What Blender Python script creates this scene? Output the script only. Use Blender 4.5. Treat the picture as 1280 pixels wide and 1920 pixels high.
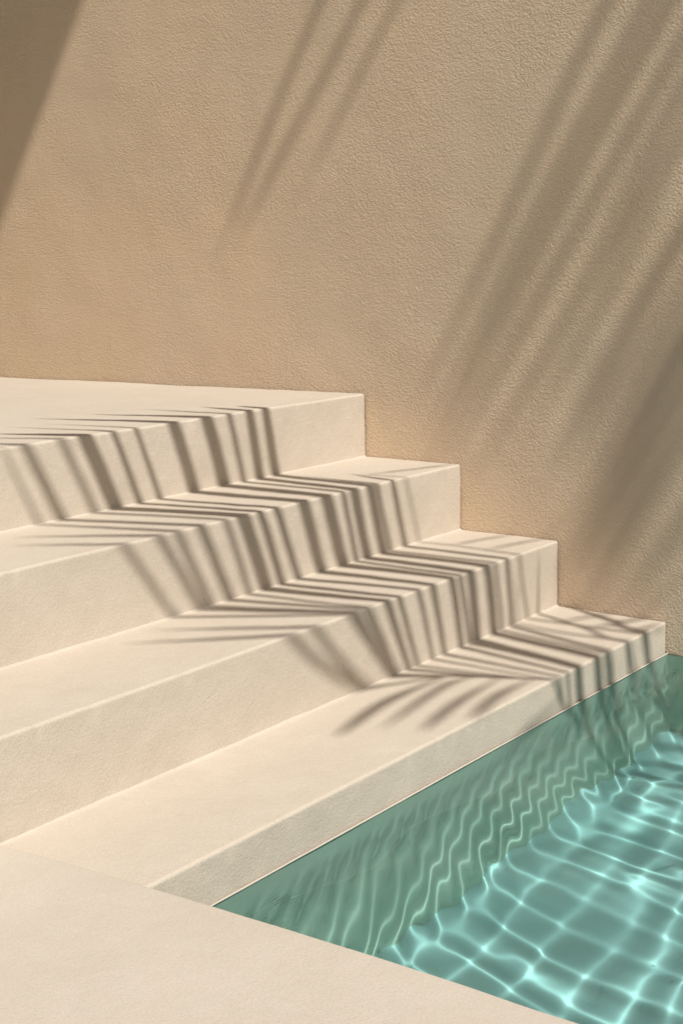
import bpy, bmesh, math, random
from mathutils import Vector, Matrix, noise

random.seed(7)
scene = bpy.context.scene
for o in list(bpy.data.objects):
    bpy.data.objects.remove(o)
col = scene.collection

# ------------------------------------------------------------------ camera
cam_data = bpy.data.cameras.new('camera')
cam_data.sensor_fit = 'VERTICAL'
cam_data.sensor_height = 24.0
cam_data.lens = 31.97
cam_data.clip_start = 0.05
cam_data.clip_end = 2000
cam = bpy.data.objects.new('camera', cam_data)
col.objects.link(cam)
right = Vector((0.79067, 0.61174, -0.02474))
up = Vector((-0.09002, 0.15613, 0.98363))
fwd = Vector((-0.60558, 0.7755, -0.17852))
cam.matrix_world = Matrix(((right.x, up.x, -fwd.x, 1.32955),
                           (right.y, up.y, -fwd.y, -2.95068),
                           (right.z, up.z, -fwd.z, 0.85429),
                           (0, 0, 0, 1)))
scene.camera = cam

# ------------------------------------------------------------------ light
SUN = Vector((0.565, -0.20, 0.80)).normalized()          # direction towards the sun
world = bpy.data.worlds.new('World')
scene.world = world
world.use_nodes = True
wn = world.node_tree.nodes
wl = world.node_tree.links
wn.clear()
wo = wn.new('ShaderNodeOutputWorld')
wb = wn.new('ShaderNodeBackground')
ws = wn.new('ShaderNodeTexSky')
ws.sky_type = 'NISHITA'
ws.sun_disc = False
ws.sun_elevation = math.asin(SUN.z)
ws.sun_rotation = math.atan2(SUN.x, SUN.y)
ws.altitude = 0
ws.dust_density = 3.0
ws.ozone_density = 0.6
wb.inputs['Strength'].default_value = 0.05
wl.new(ws.outputs[0], wb.inputs[0])
wl.new(wb.outputs[0], wo.inputs[0])

sun_data = bpy.data.lights.new('sun', 'SUN')
sun_data.energy = 5.0
sun_data.color = (1.0, 0.94, 0.85)
sun_data.angle = math.radians(0.5)
sun_data.cycles.is_caustics_light = True
sun = bpy.data.objects.new('sun', sun_data)
col.objects.link(sun)
sun.rotation_euler = SUN.to_track_quat('Z', 'Y').to_euler()
sun.location = (3, -2, 6)

vs = scene.view_settings
vs.view_transform = 'Standard'
vs.look = 'None'
vs.exposure = -0.18
vs.gamma = 1.0
vs.use_curve_mapping = False
scene.render.engine = 'CYCLES'
cy = scene.cycles
cy.use_denoising = True
try:
    cy.denoiser = 'OPENIMAGEDENOISE'
    cy.denoising_input_passes = 'RGB_ALBEDO_NORMAL'
    cy.denoising_prefilter = 'ACCURATE'
except Exception:
    pass
cy.use_adaptive_sampling = False
cy.max_bounces = 10
cy.diffuse_bounces = 6
cy.transmission_bounces = 8
cy.caustics_refractive = True
cy.caustics_reflective = False
cy.blur_glossy = 0.3
cy.sample_clamp_indirect = 6.0

# ------------------------------------------------------------------ helpers
def link(o, parent=None):
    col.objects.link(o)
    if parent is not None:
        o.parent = parent
    return o

def mesh_obj(name, verts, faces, mat, parent=None, smooth=True):
    me = bpy.data.meshes.new(name)
    me.from_pydata(verts, [], faces)
    me.update()
    if smooth:
        me.polygons.foreach_set('use_smooth', [True] * len(me.polygons))
    me.materials.append(mat)
    return link(bpy.data.objects.new(name, me), parent)

def empty(name, loc=(0, 0, 0), parent=None):
    o = bpy.data.objects.new(name, None)
    o.location = loc
    o.empty_display_size = 0.1
    return link(o, parent)

def tag(o, label=None, cat=None, kind=None, group=None):
    if label: o['label'] = label
    if cat: o['category'] = cat
    if kind: o['kind'] = kind
    if group: o['group'] = group
    return o

def sstep(a, b, x):
    t = max(0.0, min(1.0, (x - a) / (b - a)))
    return t * t * (3 - 2 * t)

def new_mat(name):
    m = bpy.data.materials.new(name)
    m.use_nodes = True
    nt = m.node_tree
    b = nt.nodes['Principled BSDF']
    return m, nt, b

def node(nt, t, **kw):
    n = nt.nodes.new(t)
    for k, v in kw.items():
        if k.startswith('i_'):
            n.inputs[k[2:].replace('_', ' ')].default_value = v
        else:
            setattr(n, k, v)
    return n

def ramp(nt, src, stops):
    r = nt.nodes.new('ShaderNodeValToRGB')
    e = r.color_ramp.elements
    while len(e) < len(stops):
        e.new(0.5)
    for k, (p, c) in enumerate(stops):
        e[k].position = p
        e[k].color = c if len(c) == 4 else (*c, 1)
    nt.links.new(src, r.inputs[0])
    return r

def math_node(nt, op, a, b):
    n = nt.nodes.new('ShaderNodeMath')
    n.operation = op
    for k, v in enumerate((a, b)):
        if isinstance(v, (int, float)):
            n.inputs[k].default_value = v
        else:
            nt.links.new(v, n.inputs[k])
    return n.outputs[0]

# ------------------------------------------------------------------ materials
def stucco_wall_mat():
    m, nt, b = new_mat('ochre_stucco')
    L = nt.links
    tc = node(nt, 'ShaderNodeTexCoord')
    warp = node(nt, 'ShaderNodeTexNoise', i_Scale=14.0, i_Detail=3.0)
    L.new(tc.outputs['Object'], warp.inputs['Vector'])
    add = node(nt, 'ShaderNodeVectorMath', operation='MULTIPLY_ADD')
    add.inputs[1].default_value = (0.03, 0.03, 0.03)
    L.new(warp.outputs['Color'], add.inputs[0])
    L.new(tc.outputs['Object'], add.inputs[2])
    # orange-peel skin: stretched, warped noise
    n1 = node(nt, 'ShaderNodeTexNoise', i_Scale=185.0, i_Detail=2.0, i_Roughness=0.55, i_Distortion=0.5)
    L.new(add.outputs[0], n1.inputs['Vector'])
    r1 = ramp(nt, n1.outputs['Fac'], [(0.36, (0, 0, 0)), (0.64, (1, 1, 1))])
    # trowel drags
    n2 = node(nt, 'ShaderNodeTexNoise', i_Scale=38.0, i_Detail=4.0, i_Roughness=0.6, i_Distortion=1.2)
    L.new(add.outputs[0], n2.inputs['Vector'])
    # where the coat is rougher
    n3 = node(nt, 'ShaderNodeTexNoise', i_Scale=2.3, i_Detail=3.0, i_Roughness=0.6)
    L.new(tc.outputs['Object'], n3.inputs['Vector'])
    r3 = ramp(nt, n3.outputs['Fac'], [(0.32, (0.35, 0.35, 0.35)), (0.7, (1, 1, 1))])
    n4 = node(nt, 'ShaderNodeTexNoise', i_Scale=5.0, i_Detail=2.0)
    L.new(tc.outputs['Object'], n4.inputs['Vector'])
    h1 = math_node(nt, 'MULTIPLY', r1.outputs[0], r3.outputs[0])
    h1 = math_node(nt, 'MULTIPLY', h1, 0.00125)
    h2 = math_node(nt, 'MULTIPLY', n2.outputs['Fac'], r3.outputs[0])
    h2 = math_node(nt, 'MULTIPLY', h2, 0.0014)
    h3 = math_node(nt, 'MULTIPLY', n4.outputs['Fac'], 0.004)
    h = math_node(nt, 'ADD', math_node(nt, 'ADD', h1, h2), h3)
    bump = node(nt, 'ShaderNodeBump', i_Strength=1.0, i_Distance=1.0)
    L.new(h, bump.inputs['Height'])
    L.new(bump.outputs[0], b.inputs['Normal'])
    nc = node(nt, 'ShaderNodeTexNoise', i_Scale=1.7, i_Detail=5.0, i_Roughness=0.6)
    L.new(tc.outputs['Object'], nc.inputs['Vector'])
    # limewash mottling, plus warm bounce light painted in: ochre terrace-side, grey pool-side
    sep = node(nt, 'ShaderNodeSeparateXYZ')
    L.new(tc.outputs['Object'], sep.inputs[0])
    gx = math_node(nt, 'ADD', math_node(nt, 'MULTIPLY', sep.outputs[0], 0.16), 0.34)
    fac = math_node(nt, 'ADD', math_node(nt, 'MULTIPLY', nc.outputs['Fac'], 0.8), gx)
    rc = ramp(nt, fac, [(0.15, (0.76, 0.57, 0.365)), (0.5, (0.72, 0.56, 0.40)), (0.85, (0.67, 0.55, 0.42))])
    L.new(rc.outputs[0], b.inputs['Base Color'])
    b.inputs['Roughness'].default_value = 0.9
    b.inputs['Specular IOR Level'].default_value = 0.2
    return m

def plaster_mat(name, c0, c1, relief=1.0):
    m, nt, b = new_mat(name)
    L = nt.links
    tc = node(nt, 'ShaderNodeTexCoord')
    n1 = node(nt, 'ShaderNodeTexNoise', i_Scale=210.0, i_Detail=4.0, i_Roughness=0.65)
    L.new(tc.outputs['Object'], n1.inputs['Vector'])
    n2 = node(nt, 'ShaderNodeTexNoise', i_Scale=30.0, i_Detail=4.0, i_Roughness=0.6, i_Distortion=0.8)
    L.new(tc.outputs['Object'], n2.inputs['Vector'])
    vo = node(nt, 'ShaderNodeTexVoronoi', i_Scale=26.0)
    vo.feature = 'F1'
    L.new(tc.outputs['Object'], vo.inputs['Vector'])
    pit = ramp(nt, vo.outputs['Distance'], [(0.0, (0, 0, 0)), (0.055, (1, 1, 1))])
    wn_ = node(nt, 'ShaderNodeTexNoise', i_Scale=3.0, i_Detail=2.0)
    L.new(tc.outputs['Object'], wn_.inputs['Vector'])
    pr = ramp(nt, wn_.outputs['Fac'], [(0.55, (0, 0, 0)), (0.62, (1, 1, 1))])
    inv = math_node(nt, 'SUBTRACT', 1.0, pit.outputs[0])
    hp = math_node(nt, 'MULTIPLY', math_node(nt, 'MULTIPLY', inv, pr.outputs[0]), -0.0008)
    h1 = math_node(nt, 'MULTIPLY', n1.outputs['Fac'], 0.0011 * relief)
    h2 = math_node(nt, 'MULTIPLY', n2.outputs['Fac'], 0.0014 * relief)
    h = math_node(nt, 'ADD', math_node(nt, 'ADD', h1, h2), hp)
    bump = node(nt, 'ShaderNodeBump', i_Strength=1.0, i_Distance=1.0)
    L.new(h, bump.inputs['Height'])
    L.new(bump.outputs[0], b.inputs['Normal'])
    nc = node(nt, 'ShaderNodeTexNoise', i_Scale=3.1, i_Detail=6.0, i_Roughness=0.62)
    L.new(tc.outputs['Object'], nc.inputs['Vector'])
    rc = ramp(nt, nc.outputs['Fac'], [(0.3, c0), (0.7, c1)])
    # sand grain in the float finish
    ng = node(nt, 'ShaderNodeTexNoise', i_Scale=330.0, i_Detail=2.0, i_Roughness=0.7)
    L.new(tc.outputs['Object'], ng.inputs['Vector'])
    rg = ramp(nt, ng.outputs['Fac'], [(0.3, (0.93, 0.925, 0.91)), (0.7, (1.05, 1.05, 1.055))])
    nb = node(nt, 'ShaderNodeTexNoise', i_Scale=11.0, i_Detail=6.0, i_Roughness=0.7, i_Distortion=0.6)
    L.new(tc.outputs['Object'], nb.inputs['Vector'])
    rb = ramp(nt, nb.outputs['Fac'], [(0.3, (0.965, 0.96, 0.945)), (0.7, (1.02, 1.02, 1.02))])
    mx = node(nt, 'ShaderNodeMix', data_type='RGBA', blend_type='MULTIPLY')
    mx.inputs['Factor'].default_value = 1.0
    L.new(rc.outputs[0], mx.inputs[6]); L.new(rg.outputs[0], mx.inputs[7])
    mx2 = node(nt, 'ShaderNodeMix', data_type='RGBA', blend_type='MULTIPLY')
    mx2.inputs['Factor'].default_value = 1.0
    L.new(mx.outputs[2], mx2.inputs[6]); L.new(rb.outputs[0], mx2.inputs[7])
    L.new(mx2.outputs[2], b.inputs['Base Color'])
    b.inputs['Roughness'].default_value = 0.85
    b.inputs['Specular IOR Level'].default_value = 0.25
    return m

def pool_mat(name, c0, c1):
    m, nt, b = new_mat(name)
    L = nt.links
    tc = node(nt, 'ShaderNodeTexCoord')
    nc = node(nt, 'ShaderNodeTexNoise', i_Scale=4.0, i_Detail=5.0, i_Roughness=0.6)
    L.new(tc.outputs['Object'], nc.inputs['Vector'])
    rc = ramp(nt, nc.outputs['Fac'], [(0.3, c0), (0.7, c1)])
    L.new(rc.outputs[0], b.inputs['Base Color'])
    b.inputs['Roughness'].default_value = 0.8
    b.inputs['Specular IOR Level'].default_value = 0.1
    return m

def water_mat():
    m = bpy.data.materials.new('clear_pool_water')
    m.use_nodes = True
    nt = m.node_tree
    nt.nodes.clear()
    out = nt.nodes.new('ShaderNodeOutputMaterial')
    g = nt.nodes.new('ShaderNodeBsdfGlass')
    g.inputs['IOR'].default_value = 1.333
    g.inputs['Roughness'].default_value = 0.0
    g.inputs['Color'].default_value = (0.97, 1.0, 0.995, 1)
    nt.links.new(g.outputs[0], out.inputs['Surface'])
    return m

def leaf_mat():
    m, nt, b = new_mat('palm_leaf')
    tc = node(nt, 'ShaderNodeTexCoord')
    nc = node(nt, 'ShaderNodeTexNoise', i_Scale=9.0, i_Detail=3.0)
    nt.links.new(tc.outputs['Object'], nc.inputs['Vector'])
    rc = ramp(nt, nc.outputs['Fac'], [(0.3, (0.045, 0.085, 0.025)), (0.7, (0.08, 0.12, 0.035))])
    nt.links.new(rc.outputs[0], b.inputs['Base Color'])
    b.inputs['Roughness'].default_value = 0.5
    return m

def bark_mat():
    m, nt, b = new_mat('palm_bark')
    tc = node(nt, 'ShaderNodeTexCoord')
    nc = node(nt, 'ShaderNodeTexNoise', i_Scale=22.0, i_Detail=5.0)
    nt.links.new(tc.outputs['Object'], nc.inputs['Vector'])
    rc = ramp(nt, nc.outputs['Fac'], [(0.3, (0.10, 0.075, 0.05)), (0.7, (0.22, 0.17, 0.12))])
    nt.links.new(rc.outputs[0], b.inputs['Base Color'])
    bump = node(nt, 'ShaderNodeBump', i_Strength=0.6, i_Distance=0.02)
    nt.links.new(nc.outputs['Fac'], bump.inputs['Height'])
    nt.links.new(bump.outputs[0], b.inputs['Normal'])
    b.inputs['Roughness'].default_value = 0.9
    return m

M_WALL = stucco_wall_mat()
M_STEP = plaster_mat('cream_step_plaster', (0.568, 0.507, 0.435), (0.602, 0.541, 0.47))
M_DECK = plaster_mat('pale_deck_plaster', (0.555, 0.505, 0.445), (0.585, 0.535, 0.475), 0.7)
M_POOL = pool_mat('green_pool_plaster', (0.37, 0.62, 0.53), (0.42, 0.67, 0.58))
M_FLOOR = pool_mat('blue_green_pool_floor', (0.235, 0.49, 0.50), (0.28, 0.54, 0.55))  # same plaster, tinted bluer to carry the sky's reflection in its colour
M_WATER = water_mat()
M_LEAF = leaf_mat()
M_DARK_GROUND = pool_mat('dark_unseen_ground', (0.035, 0.06, 0.02), (0.06, 0.095, 0.03))  # unseen ground made dark to cut the bounce onto the wall
M_BARK = bark_mat()

# ------------------------------------------------------------------ measures
SX = [-0.8809, -0.5757, -0.2899, 0.0]          # riser planes
SZ = [0.5093, 0.3386, 0.1664, 0.0]             # tread heights
ZW = -0.0791                                   # water level
ZF = -0.632                                    # pool floor
POOL_X = 3.6

def edge_y(x):                                 # pool edge of the near deck
    if x < -0.3: x = -0.3
    return -1.717 + 0.085 * x - 0.045 * x * x if x < 0.9 else -1.677

# ------------------------------------------------------------------ ground and deck
g = 600.0
ground = mesh_obj('ground', [(-g, -g, -1.3), (g, -g, -1.3), (g, g, -1.3), (-g, g, -1.3)], [(0, 1, 2, 3)], M_DARK_GROUND, smooth=False)
tag(ground, kind='structure')

def grid_sheet(name, rows, mat, parent=None):
    nv = len(rows[0])
    verts = [p for r in rows for p in r]
    faces = []
    for i in range(len(rows) - 1):
        for j in range(nv - 1):
            a = i * nv + j
            faces.append((a, a + 1, a + nv + 1, a + nv))
    return mesh_obj(name, verts, faces, mat, parent)

def frange(a, b, n):
    return [a + (b - a) * i / n for i in range(n + 1)]

# near deck: slightly proud of the lowest tread, eased edge along the pool
ys_out = [-4.6, -4.0, -3.4, -3.0, -2.6]
rows = []
xs_d = frange(-0.2899 + 0.0, 1.2, 150) + frange(1.25, POOL_X, 40) + [4.2, 5, 6, 7, 9.2]
R = 0.007
DZ = 0.006
for x in xs_d:
    e = edge_y(x) + 0.0016 * noise.noise(Vector((x * 9, 3.1, 0)))
    zr = 0.0007 * noise.noise(Vector((x * 6, 8.0, 0)))
    r = [(x, -4.6, -1.32)] + [(x, y, DZ) for y in ys_out]
    for y in frange(-2.4, e - 0.05, 8):
        r.append((x, y, DZ + 0.0012 * noise.noise(Vector((x * 3, y * 3, 1.0)))))
    for k in range(0, 7):
        a = math.pi / 2 * k / 6
        r.append((x, e - R + R * math.sin(a), DZ + zr - R + R * math.cos(a)))
    r.append((x, e, -0.05))
    r.append((x, e, -0.75))
    rows.append(r)
deck = grid_sheet('pool_deck', [list(reversed(r)) for r in rows], M_DECK)
tag(deck, kind='structure')
far = mesh_obj('far_deck', [(POOL_X, -1.677, DZ - 0.002), (9.2, -1.677, DZ - 0.002), (9.2, -0.003, DZ - 0.002), (POOL_X, -0.003, DZ - 0.002),
                            (POOL_X, -1.677, -0.75), (POOL_X, -0.003, -0.75)],
               [(0, 1, 2, 3), (4, 0, 3, 5)], M_DECK, smooth=False)
tag(far, kind='structure')

# ------------------------------------------------------------------ wall
wall = empty('stucco_wall', (0, 0, 0))
tag(wall, 'tall ochre stucco wall with rough trowelled face rising behind the steps and pool', 'wall')
wv, wf = [], []
xs = frange(-14, -3, 6) + frange(-2.9, 0.4, 330) + frange(0.5, 16, 10)
zs = [-1.2, -0.75] + frange(-0.1, 1.9, 200) + [2.2, 3, 4, 5.2, 7.2]
for z_ in zs:
    for x in xs:
        d = 0.004 * noise.noise(Vector((x * 2.1, z_ * 2.1, 5))) + 0.0011 * noise.noise(Vector((x * 7, z_ * 7, 9)))
        wv.append((x, min(d, 0.0035) - 0.001, z_))
nx = len(xs)
for i in range(len(zs) - 1):
    for j in range(nx - 1):
        a = i * nx + j
        wf.append((a, a + 1, a + nx + 1, a + nx))
n0 = len(wv)
wv += [(-14, 0.3, -1.2), (16, 0.3, -1.2), (16, 0.3, 7.2), (-14, 0.3, 7.2)]
wf += [(n0 + 1, n0, n0 + 3, n0 + 2)]
wv += [(-14, -0.001, 7.2), (16, -0.001, 7.2)]
wf += [(n0 + 4, n0 + 5, n0 + 2, n0 + 3)]
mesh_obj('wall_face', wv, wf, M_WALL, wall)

# ------------------------------------------------------------------ steps
steps = empty('pool_steps', (0, 0, 0))
tag(steps, 'flight of four broad cream plaster steps descending along the wall to the pool', 'steps')

def step_mesh(i):
    x1, z1 = SX[i], SZ[i]
    x0 = SX[i - 1] if i > 0 else -14.0
    zb = SZ[i + 1] if i < 3 else -0.74
    y_end = edge_y(x1)
    y0 = -0.0045
    r = 0.006
    prof = []                                   # (x, z, weight of unevenness)
    if i > 0:
        prof += [(x0 - 0.012, z1 + 0.004), (x0 + 0.001, z1 + 0.003), (x0 + 0.002, z1 + 0.0012), (x0 + 0.004, z1 + 0.0003)]
        prof += [(x, z1) for x in frange(x0 + 0.012, x1 - r - 0.004, 14)]
    else:
        prof += [(x, z1) for x in (-14.0, -6.0, -3.0)] + [(x, z1) for x in frange(-2.2, x1 - r - 0.004, 40)]
    for k in range(7):
        a = math.pi / 2 * k / 6
        prof.append((x1 - r + r * math.sin(a), z1 - r + r * math.cos(a)))
    prof += [(x1, z) for z in frange(z1 - r - 0.004, zb - 0.006 if i < 3 else -0.16, 12)]
    if i == 3:
        prof.append((x1, zb))
    else:
        prof.append((x1, zb - 0.03))
    ys = [y0 - 0.0005, y0 - 0.002, y0 - 0.005]
    lim = y_end if i == 3 else -2.2
    ys += frange(-0.012, lim, int(abs(lim) / 0.006))
    if i < 3:
        ys += [-3.0, -4.0, -4.6]
    crng = random.Random(40 + i)
    chips = [(crng.uniform(-1.7, -0.03), crng.uniform(0.005, 0.013), crng.uniform(0.0015, 0.004)) for _ in range(16)]
    rows = []
    for j, y in enumerate(ys):
        chip = sum(d_ * math.exp(-((y - c_) / w_) ** 2) for c_, w_, d_ in chips)
        row = []
        shrink = [0.005, 0.0022, 0.0006][j] if j < 3 else 0.0
        for (x, z) in prof:
            v = Vector((x * 1.0, y, z))
            n1 = noise.noise(v * 5.0 + Vector((i * 3.7, 0, 0)))
            n2 = noise.noise(v * 22.0 + Vector((i * 3.7, 7, 0)))
            d = 0.0022 * n1 + 0.0012 * n2
            if z > z1 - 0.014 and x > x1 - 0.012:
                d -= chip * (0.6 + 0.4 * n2)
            px = x + (d if abs(x - x1) < r + 0.002 else 0) - (shrink if abs(x - x1) < 0.02 else 0)
            pz = z + (d * 0.7 if z > z1 - r - 0.002 else 0) - (shrink if z > z1 - 0.02 else 0)
            row.append((px, y if i != 3 or j < len(ys) - 1 else edge_y(x) + 0.0035, pz))
        rows.append(row)
    ob = grid_sheet('step', [list(reversed(q)) for q in rows], M_STEP, steps)
    return ob

for i in range(4):
    s_ = step_mesh(i)
    # flip outward if needed
    me = s_.data
    me.update()
    up_n = sum(p.normal.z for p in me.polygons)
    if up_n < 0:
        me.flip_normals()

# ------------------------------------------------------------------ pool
pool = empty('pool_basin', (0, 0, 0))
tag(pool, kind='structure')
YF = -1.76
def quad_grid(name, o, a, b, na, nb, mat, parent):
    o, a, b = Vector(o), Vector(a), Vector(b)
    rows = [[tuple(o + a * (i / na) + b * (j / nb)) for j in range(nb + 1)] for i in range(na + 1)]
    return grid_sheet(name, rows, mat, parent)
# floor, and liner walls a few millimetres proud of the plaster
fl = quad_grid('pool_floor', (-0.02, YF, ZF), (POOL_X + 0.04, 0, 0), (0, -YF + 0.03, 0), 4, 4, M_FLOOR, pool)
LT = ZW + 0.0005
w1 = quad_grid('pool_wall', (0.004, YF, -0.72), (0, -YF + 0.02, 0), (0, 0, LT + 0.72), 4, 4, M_POOL, pool)
w2 = quad_grid('pool_wall', (-0.02, -0.008, -0.72), (POOL_X + 0.04, 0, 0), (0, 0, LT + 0.72), 4, 4, M_POOL, pool)
w3 = quad_grid('pool_wall', (POOL_X - 0.004, 0.02, -0.72), (0, YF - 0.04, 0), (0, 0, LT + 0.72), 4, 4, M_POOL, pool)
w4 = quad_grid('pool_wall', (POOL_X + 0.02, -1.672, -0.72), (-POOL_X + 0.86, 0, 0), (0, 0, LT + 0.72), 4, 4, M_POOL, pool)
rows = []
for x in frange(-0.02, 0.9, 40):
    rows.append([(x, edge_y(x) + 0.004, -0.72), (x, edge_y(x) + 0.004, LT)])
w5 = grid_sheet('pool_wall', rows, M_POOL, pool)
# pale raised bead where the water meets the lowest step
bead_r = 0.0016
rows = []
for y in frange(-0.006, -1.712, 140):
    zc = ZW + 0.0016 + 0.0006 * noise.noise(Vector((y * 14, 2, 7)))
    rr = bead_r * (1 + 0.3 * noise.noise(Vector((y * 9, 5, 3))))
    rows.append([(0.0035 + rr * math.sin(a), y, zc + rr * math.cos(a)) for a in [math.pi * k / 6 for k in range(7)]])
bead = grid_sheet('waterline_bead', [list(reversed(q)) for q in rows], M_DECK, pool)
for o in (fl, w1, w2, w3, w4, w5):
    o.cycles.is_caustics_receiver = True

# water: a rippled sheet
def ripple(px, py, lam, deg, curv, ph):         # one wave train, given by its crest curvature
    k = 2 * math.pi / lam
    a = math.radians(deg)
    return curv / (k * k) * math.cos(k * (px * math.cos(a) + py * math.sin(a)) + ph)

def wave(x, y):
    n1 = noise.noise(Vector((x * 2.6, y * 2.6, 2)))
    n2 = noise.noise(Vector((x * 2.6, y * 2.6, 8)))
    n3 = noise.noise(Vector((x * 6.5, y * 6.5, 4)))
    n4 = noise.noise(Vector((x * 6.5, y * 6.5, 14)))
    wx = x + 0.05 * n1 + 0.006 * n3
    wy = y + 0.05 * n2 + 0.006 * n4
    m1 = 1 + 0.25 * noise.noise(Vector((x * 3.5, y * 3.5, 21)))
    m2 = 1 + 0.25 * noise.noise(Vector((x * 3.5, y * 3.5, 31)))
    near = sstep(0.40, 0.22, x)                 # steeper little ripples thrown back by the step
    h = (1 - near) * (ripple(wx, wy, 0.080, 80, 2.75 * m1, 0.4) + ripple(wx, wy, 0.088, 8, 2.3 * m2, 1.9) + ripple(wx, wy, 0.13, -30, 0.3, 0.9))
    h += near * (ripple(wx, wy, 0.050, 43, 4.3 * (m1 + 0.4 * n1), 0.0) + ripple(wx, wy, 0.15, 20, 0.8 * m2, 1.9))
    h += ripple(wx, wy, 0.2, 48, 0.5, 2.2) + ripple(wx, wy, 0.31, 125, 0.5, 0.3) + ripple(wx, wy, 0.055, 140, 0.3, 4.0)
    edge = min(x, -y, y + 1.72)
    return h * (0.35 + 0.65 * sstep(0.0, 0.06, edge))

xs_w = [0.0, 0.0015, 0.003] + frange(0.0048, 1.3, 270) + frange(1.306, POOL_X, 150)
ys_w = frange(-1.715, 0.0, 350)
rows = []
for x in xs_w:
    rows.append([(x, y, ZW + wave(x, y)) for y in ys_w])
water = grid_sheet('water', rows, M_WATER)
if sum(p.normal.z for p in water.data.polygons) < 0:
    water.data.flip_normals()
tag(water, kind='structure')
water.cycles.is_caustics_caster = True

# ------------------------------------------------------------------ overhanging roof, above the frame on the left
ZR = 6.5
xr = -3.08 + SUN.x / SUN.z * ZR
bm = bmesh.new()
bmesh.ops.create_cube(bm, size=1.0)
for v in bm.verts:
    v.co.x = xr if v.co.x > 0 else xr - 6.0
    v.co.y = -0.004 if v.co.y > 0 else -3.2
    v.co.z = ZR + 0.28 if v.co.z > 0 else ZR
me = bpy.data.meshes.new('roof_slab')
bm.to_mesh(me); bm.free()
me.materials.append(M_WALL)
roof = link(bpy.data.objects.new('roof_slab', me))
tag(roof, 'flat roof slab high on the wall that shades its upper left corner', 'roof')

# ------------------------------------------------------------------ palm tree to the right of the pool
def q3(q, t):                                   # a point t metres up the sun ray that lands at q on z = 0
    return Vector((q[0], q[1], 0)) + SUN * t

def spline(pts, n):                             # Catmull-Rom through the points
    P = [pts[0] + (pts[0] - pts[1])] + list(pts) + [pts[-1] + (pts[-1] - pts[-2])]
    out = []
    seg = len(pts) - 1
    for k in range(n + 1):
        u = k / n * seg
        i = min(int(u), seg - 1)
        t = u - i
        p0, p1, p2, p3 = P[i], P[i + 1], P[i + 2], P[i + 3]
        out.append(0.5 * ((2 * p1) + (p2 - p0) * t + (2 * p0 - 5 * p1 + 4 * p2 - p3) * t * t + (3 * p1 - p0 - 3 * p2 + p3) * t ** 3))
    return out

def blade(path, w, face=None, peak=0.3):
    verts, faces = [], []
    n = len(path) - 1
    for k, p in enumerate(path):
        u = k / n
        d = (path[min(k + 1, n)] - path[max(k - 1, 0)]).normalized()
        side = d.cross(face or Vector((0, 0, 1))).normalized()
        nor = side.cross(d).normalized()
        prof = 0.3 + 0.7 * sstep(0.0, peak, u)
        if u > 0.7:
            prof *= max(0.0, 1 - ((u - 0.7) / 0.3) ** 1.8)
        hw = 0.5 * w * max(prof, 0.04)
        verts += [tuple(p - side * hw), tuple(p - nor * hw * 0.35), tuple(p + side * hw)]
    for k in range(n):
        a = 3 * k
        faces += [(a, a + 1, a + 4, a + 3), (a + 1, a + 2, a + 5, a + 4)]
    return verts, faces

def tube(path, radii, n=7):
    verts, faces = [], []
    m = len(path) - 1
    for k, p in enumerate(path):
        d = (path[min(k + 1, m)] - path[max(k - 1, 0)]).normalized()
        a = d.cross(Vector((0.13, 0.2, 0.97)))
        if a.length < 1e-3: a = d.cross(Vector((1, 0, 0)))
        a.normalize()
        b = d.cross(a)
        for j in range(n):
            t = 2 * math.pi * j / n
            verts.append(tuple(p + (a * math.cos(t) + b * math.sin(t)) * radii[k]))
    for k in range(m):
        for j in range(n):
            faces.append((k * n + j, k * n + (j + 1) % n, (k + 1) * n + (j + 1) % n, (k + 1) * n + j))
    faces.append(tuple(range(n))[::-1])
    faces.append(tuple(m * n + j for j in range(n)))
    return verts, faces

def palm_tree(crown, label):
    root = empty('palm_tree', (crown.x + 0.12, crown.y - 0.08, DZ))
    tag(root, label, 'palm', group='palms beside the pool')
    p0 = Vector(root.location)
    h = crown.z
    tp = spline([p0 + Vector((0.02, 0.03, -0.03)), p0 + Vector((0.06, 0.02, 0.35 * h)), p0 + Vector((0.0, 0.02, 0.75 * h)), crown + Vector((0, 0, 0.06))], 40)
    tv, tf = tube(tp, [0.15 - 0.04 * k / 40 + 0.008 * (k % 2) for k in range(41)], 14)
    mesh_obj('trunk', loc(tv, root), tf, M_BARK, root)
    return root

def loc(vs_, root):
    p0 = Vector(root.location)
    return [tuple(Vector(v) - p0) for v in vs_]

def frond(root, rach, leaflets, r0=0.016, r1=0.003, peak=0.35):
    path = spline([q3(q, t) for q, t in rach], 36)
    v, f = tube(path, [r0 + (r1 - r0) * k / 36 for k in range(37)])
    fo = mesh_obj('frond', loc(v, root), f, M_LEAF, root)
    for pts, t0, t1, w, *pk in leaflets:
        n = len(pts) - 1
        ctrl = [q3(q, t0 + (t1 - t0) * k / n + 0.10 * math.sin(math.pi * k / n)) for k, q in enumerate(pts)]
        v, f = blade(spline(ctrl, 18), w, SUN, pk[0] if pk else peak)
        mesh_obj('leaflet', loc(v, root), f, M_LEAF, fo)
    return fo

CROWN = q3((1.9, 0.2), 4.6)
CROWN2 = q3((1.9, 0.9), 8.5)
palm = palm_tree(CROWN, 'shorter palm on the right-hand deck whose drooping fronds stripe the steps with shadow')
palm2 = palm_tree(CROWN2, 'taller palm on the right-hand deck whose frond throws soft diagonal shadows on the wall')

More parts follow.
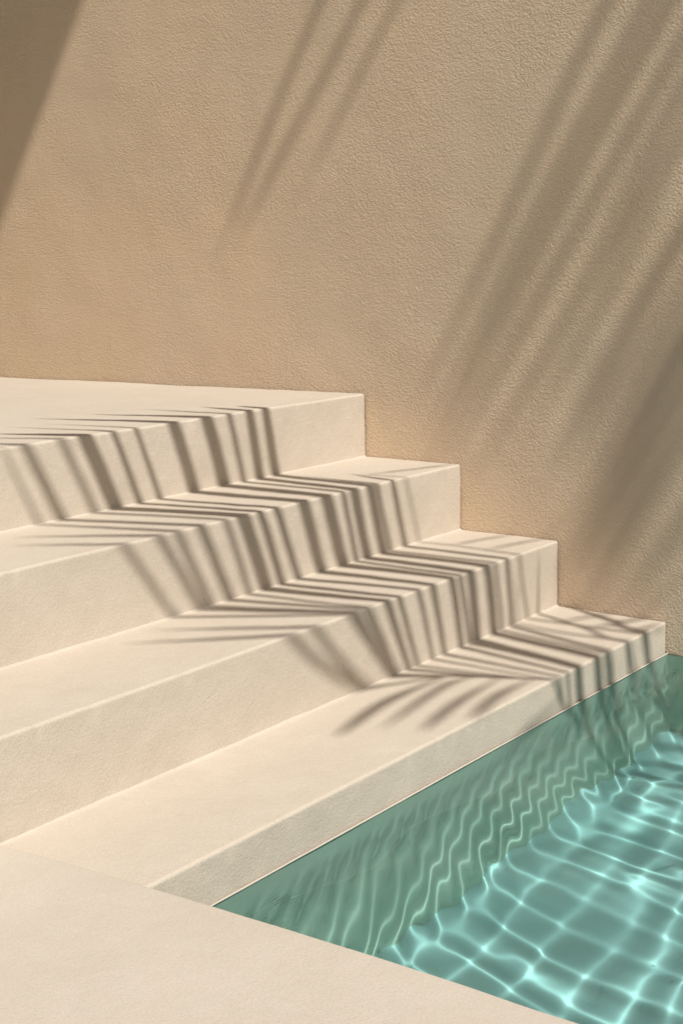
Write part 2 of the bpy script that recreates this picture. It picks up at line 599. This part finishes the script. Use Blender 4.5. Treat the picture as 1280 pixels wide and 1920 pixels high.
RA = [((1.9, 0.2), 4.6), ((1.2, -0.02), 4.45), ((0.7, -0.23), 3.8), ((0.3, -0.40), 3.15), ((0.05, -0.51), 2.75), ((-0.12, -0.59), 2.5), ((-0.23, -0.65), 2.36)]
LA = [
    ([(-.21, -.64), (-.36, -.93), (-.64, -1.2)], .020),
    ([(-.19, -.62), (-.35, -.85), (-.67, -1.11)], .020),
    ([(-.17, -.61), (-.45, -.83), (-.80, -1.08), (-1.0, -1.24)], .018),
    ([(-.15, -.60), (-.45, -.81), (-.81, -1.0), (-1.06, -1.18)], .022),
    ([(-.14, -.59), (-.45, -.785), (-.81, -.945), (-1.32, -1.13)], .024),
    ([(-.12, -.58), (-.44, -.75), (-.81, -.88), (-1.21, -1.03), (-1.38, -1.10)], .028),
    ([(-.10, -.57), (-.43, -.725), (-.81, -.81), (-1.24, -.95), (-1.48, -1.04)], .022),
    ([(-.08, -.57), (-.42, -.67), (-.81, -.76), (-1.24, -.88), (-1.47, -.96)], .034),
    ([(-.05, -.555), (-.43, -.62), (-.81, -.695), (-1.54, -.86)], .020),
    ([(0, -.535), (-.42, -.55), (-.81, -.64), (-1.5, -.77)], .018),
    ([(.05, -.51), (-.41, -.49), (-.81, -.56), (-1.25, -.62), (-1.61, -.70)], .036),
    ([(.10, -.49), (-.41, -.42), (-.81, -.475), (-1.24, -.51), (-1.56, -.58)], .030),
    ([(.16, -.46), (-.3, -.39), (-.81, -.41), (-1.24, -.425), (-1.54, -.43)], .020),
    ([(.22, -.43), (.05, -.44), (-.4, -.345), (-.81, -.365), (-1.24, -.355), (-1.42, -.33)], .032),
    ([(.42, -.35), (.05, -.355), (-.4, -.27), (-.81, -.31), (-1.24, -.30), (-1.34, -.28)], .027),
    ([(.50, -.31), (0, -.31), (-.4, -.235), (-.8, -.28), (-1.05, -.285)], .014),
    ([(.60, -.27), (.05, -.285), (-.4, -.19), (-.8, -.215), (-.98, -.2)], .018),
    ([(.80, -.19), (.05, -.2), (-.15, -.14), (-.4, -.03)], .018),
    ([(.90, -.15), (.05, -.10), (-.1, -.05), (-.3, .04)], .022),
    ([(-.15, -.61), (-.16, -.7), (-.11, -.98)], .016),
    ([(-.20, -.635), (-.2, -.85), (-.16, -1.06)], .017),
    ([(-.10, -.58), (-.09, -.78), (-.05, -.95)], .016),
    ([(-.04, -.555), (-.03, -.7), (0, -.85)], .018),
    ([(.04, -.52), (.06, -.66), (.1, -.78)], .014),
]
def rach_t(rach, x):
    for (a, ta), (b, tb) in zip(rach, rach[1:]):
        if b[0] <= x <= a[0]:
            return ta + (tb - ta) * (x - a[0]) / (b[0] - a[0])
    return rach[-1][1]
shear = lambda x, y: y + 0.022 * x - 0.09 * (max(-1.1, min(-0.5, x)) + 0.7) * (1 if x < 0.3 else max(0, (0.8 - x) / 0.5))
RA = [((x, shear(x, y)), t + (0.45 if x < 1.5 else 0.0)) for (x, y), t in RA]
LA = [([(x, shear(x, y)) for x, y in p], w) for p, w in LA]
out = []
jit = random.Random(21)
for p, w in LA:
    t0 = rach_t(RA, p[0][0])
    if p[-1][1] < -1.07 or abs(p[-1][0]) < 0.2:   # leaflets that lift towards the light: softer shadows
        t1 = t0 + 0.9
    else:
        t1 = max(2.3, t0 - 0.25) if p[0][0] < 0.2 else 2.7
    k = 1.1 if p[0][0] > 0.15 else 1.2
    if p[-1][1] < -1.0 and p[-1][0] < -0.5:       # the outermost, thin and high above the steps
        k, t1 = 0.95, t0 + 1.3
    q = [p[0]] + [(x + jit.uniform(-.01, .01), y + jit.uniform(-.006, .006)) for x, y in p[1:]]
    out.append((q, t0, t1, w * k * jit.uniform(0.85, 1.2), 0.15 if p[0][0] > 0.15 else 0.5))
frond(palm, RA, out)

RB = [((1.9, 0.2), 4.6), ((1.1, 0.06), 4.5), ((0.6, -0.03), 4.0), ((0.1, -0.12), 3.5), ((-0.3, -0.15), 3.2), ((-0.6, -0.135), 3.05), ((-0.93, -0.165), 2.95)]
LB = [([(-.04, -.13), (-.02, -.09), (.0, -.02)], .014), ([(-.12, -.14), (-.09, -.07), (-.05, .03)], .016),
      ([(-.21, -.147), (-.18, -.07), (-.14, .01)], .012), ([(-.60, -.135), (-.58, -.05), (-.54, .06)], .011),
      ([(-.50, -.14), (-.48, -.05), (-.44, .07)], .011), ([(-.92, -.163), (-.88, -.05), (-.82, .11)], .010),
      ([(.35, -.08), (.15, -.17), (-.15, -.22), (-.4, -.17)], .014)]
RB = [((x, y + 0.022 * x), t + (0.8 if x < 1.5 else 0.0)) for (x, y), t in RB]
LB = [([(x, y + 0.022 * x) for x, y in p], w) for p, w in LB]
frond(palm, RB, [(p, rach_t(RB, p[0][0]), rach_t(RB, p[0][0]) - 0.15, w) for p, w in LB], 0.014, 0.003)

RC = [((1.9, 1.1), 8.0), ((1.3, 1.08), 8.1), ((0.6, 1.02), 8.0), ((0.0, 0.95), 7.8), ((-0.7, 0.88), 7.5), ((-1.4, 0.82), 7.2), ((-2.2, 0.76), 7.0)]
LC = [
    ([(-2.10, .77), (-2.085, .47), (-2.06, .36), (-2.02, .27)], .040),
    ([(-1.93, .78), (-1.94, .44), (-1.97, .34), (-1.975, .29)], .040),
    ([(-1.80, .78), (-1.82, .42), (-1.825, .32)], .028),
    ([(-1.27, .80), (-1.18, .43), (-1.12, .30), (-1.05, .14)], .042),
    ([(-1.12, .79), (-1.065, .40), (-1.03, .27), (-.96, .12)], .045),
    ([(-1.06, .79), (-1.01, .40), (-.975, .27), (-.90, .08)], .05),
    ([(-.98, .79), (-.92, .38), (-.89, .25), (-.86, .10)], .045),
    ([(-.90, .78), (-.85, .37), (-.785, .25), (-.75, .08)], .042),
    ([(-.84, .78), (-.78, .34), (-.715, .25), (-.68, .12)], .040),
    ([(-.70, .77), (-.62, .27), (-.58, .18), (-.53, .11)], .060),
    ([(-.62, .77), (-.535, .24), (-.51, .18), (-.46, .10)], .040),
    ([(-.50, .76), (-.42, .22), (-.37, .11), (-.32, .0)], .080),
    ([(-.56, .76), (-.475, .24), (-.44, .16), (-.40, .05)], .050),
    ([(-.43, .75), (-.35, .19), (-.30, .08), (-.26, .0)], .055),
    ([(-.36, .75), (-.28, .16), (-.235, .06), (-.2, -.02)], .060),
    ([(-.22, .74), (-.15, .10), (-.1, .02)], .050),
]
RC = [((x, y * 0.822), t + 0.5) for (x, y), t in RC]
LC = [([(x, y * 0.822) for x, y in p], w * 0.6) for p, w in LC]
frond(palm2, RC, [(p, rach_t(RC, p[0][0]), rach_t(RC, p[0][0]) - 0.35, w) for p, w in LC], 0.018, 0.004)

# the rest of each crown, spreading away from the pool
rng = random.Random(5)
SPREAD = ((-75, 35, 2.0), (-40, 20, 2.2), (-10, 40, 2.1), (20, 15, 2.0), (48, 35, 1.6), (-100, 55, 1.8), (-58, -8, 2.1), (0, -5, 2.0), (-25, 62, 1.7), (35, 66, 1.6))
for root, crown in ((palm, CROWN), (palm2, CROWN2)):
    for az, tilt, ln in SPREAD:
        if crown is CROWN2 and az > 10:
            az -= 60
        a, t = math.radians(az), math.radians(tilt)
        d = Vector((math.cos(a) * math.cos(t), math.sin(a) * math.cos(t), math.sin(t)))
        pts = [crown + d * ln * u + Vector((0, 0, -0.9 * ln * 0.5 * u * u)) for u in (0, .25, .5, .75, 1)]
        path = spline(pts, 24)
        v, f = tube(path, [0.017 - 0.014 * j / 24 for j in range(25)], 6)
        fo = mesh_obj('frond', loc(v, root), f, M_LEAF, root)
        V, F = [], []
        side0 = d.cross(Vector((0, 0, 1))).normalized()
        for j in range(4, 25):
            tg = (path[min(j + 1, 24)] - path[j - 1]).normalized()
            for sg in (-1, 1):
                L_ = 0.5 * math.sin(math.pi * (0.15 + 0.8 * (j - 4) / 20)) + 0.08
                dd = (tg * 0.7 + side0 * sg * 0.8 + Vector((0, 0, rng.uniform(-0.1, 0.15)))).normalized()
                pp = [path[j] + dd * L_ * u + Vector((0, 0, -0.22 * u * u)) for u in (0, .2, .4, .6, .8, 1)]
                bv, bf = blade(pp, 0.03)
                n0 = len(V)
                V += bv
                F += [tuple(i + n0 for i in q) for q in bf]
        lf = mesh_obj('leaflets', loc(V, root), F, M_LEAF, fo)
        lf['kind'] = 'stuff'
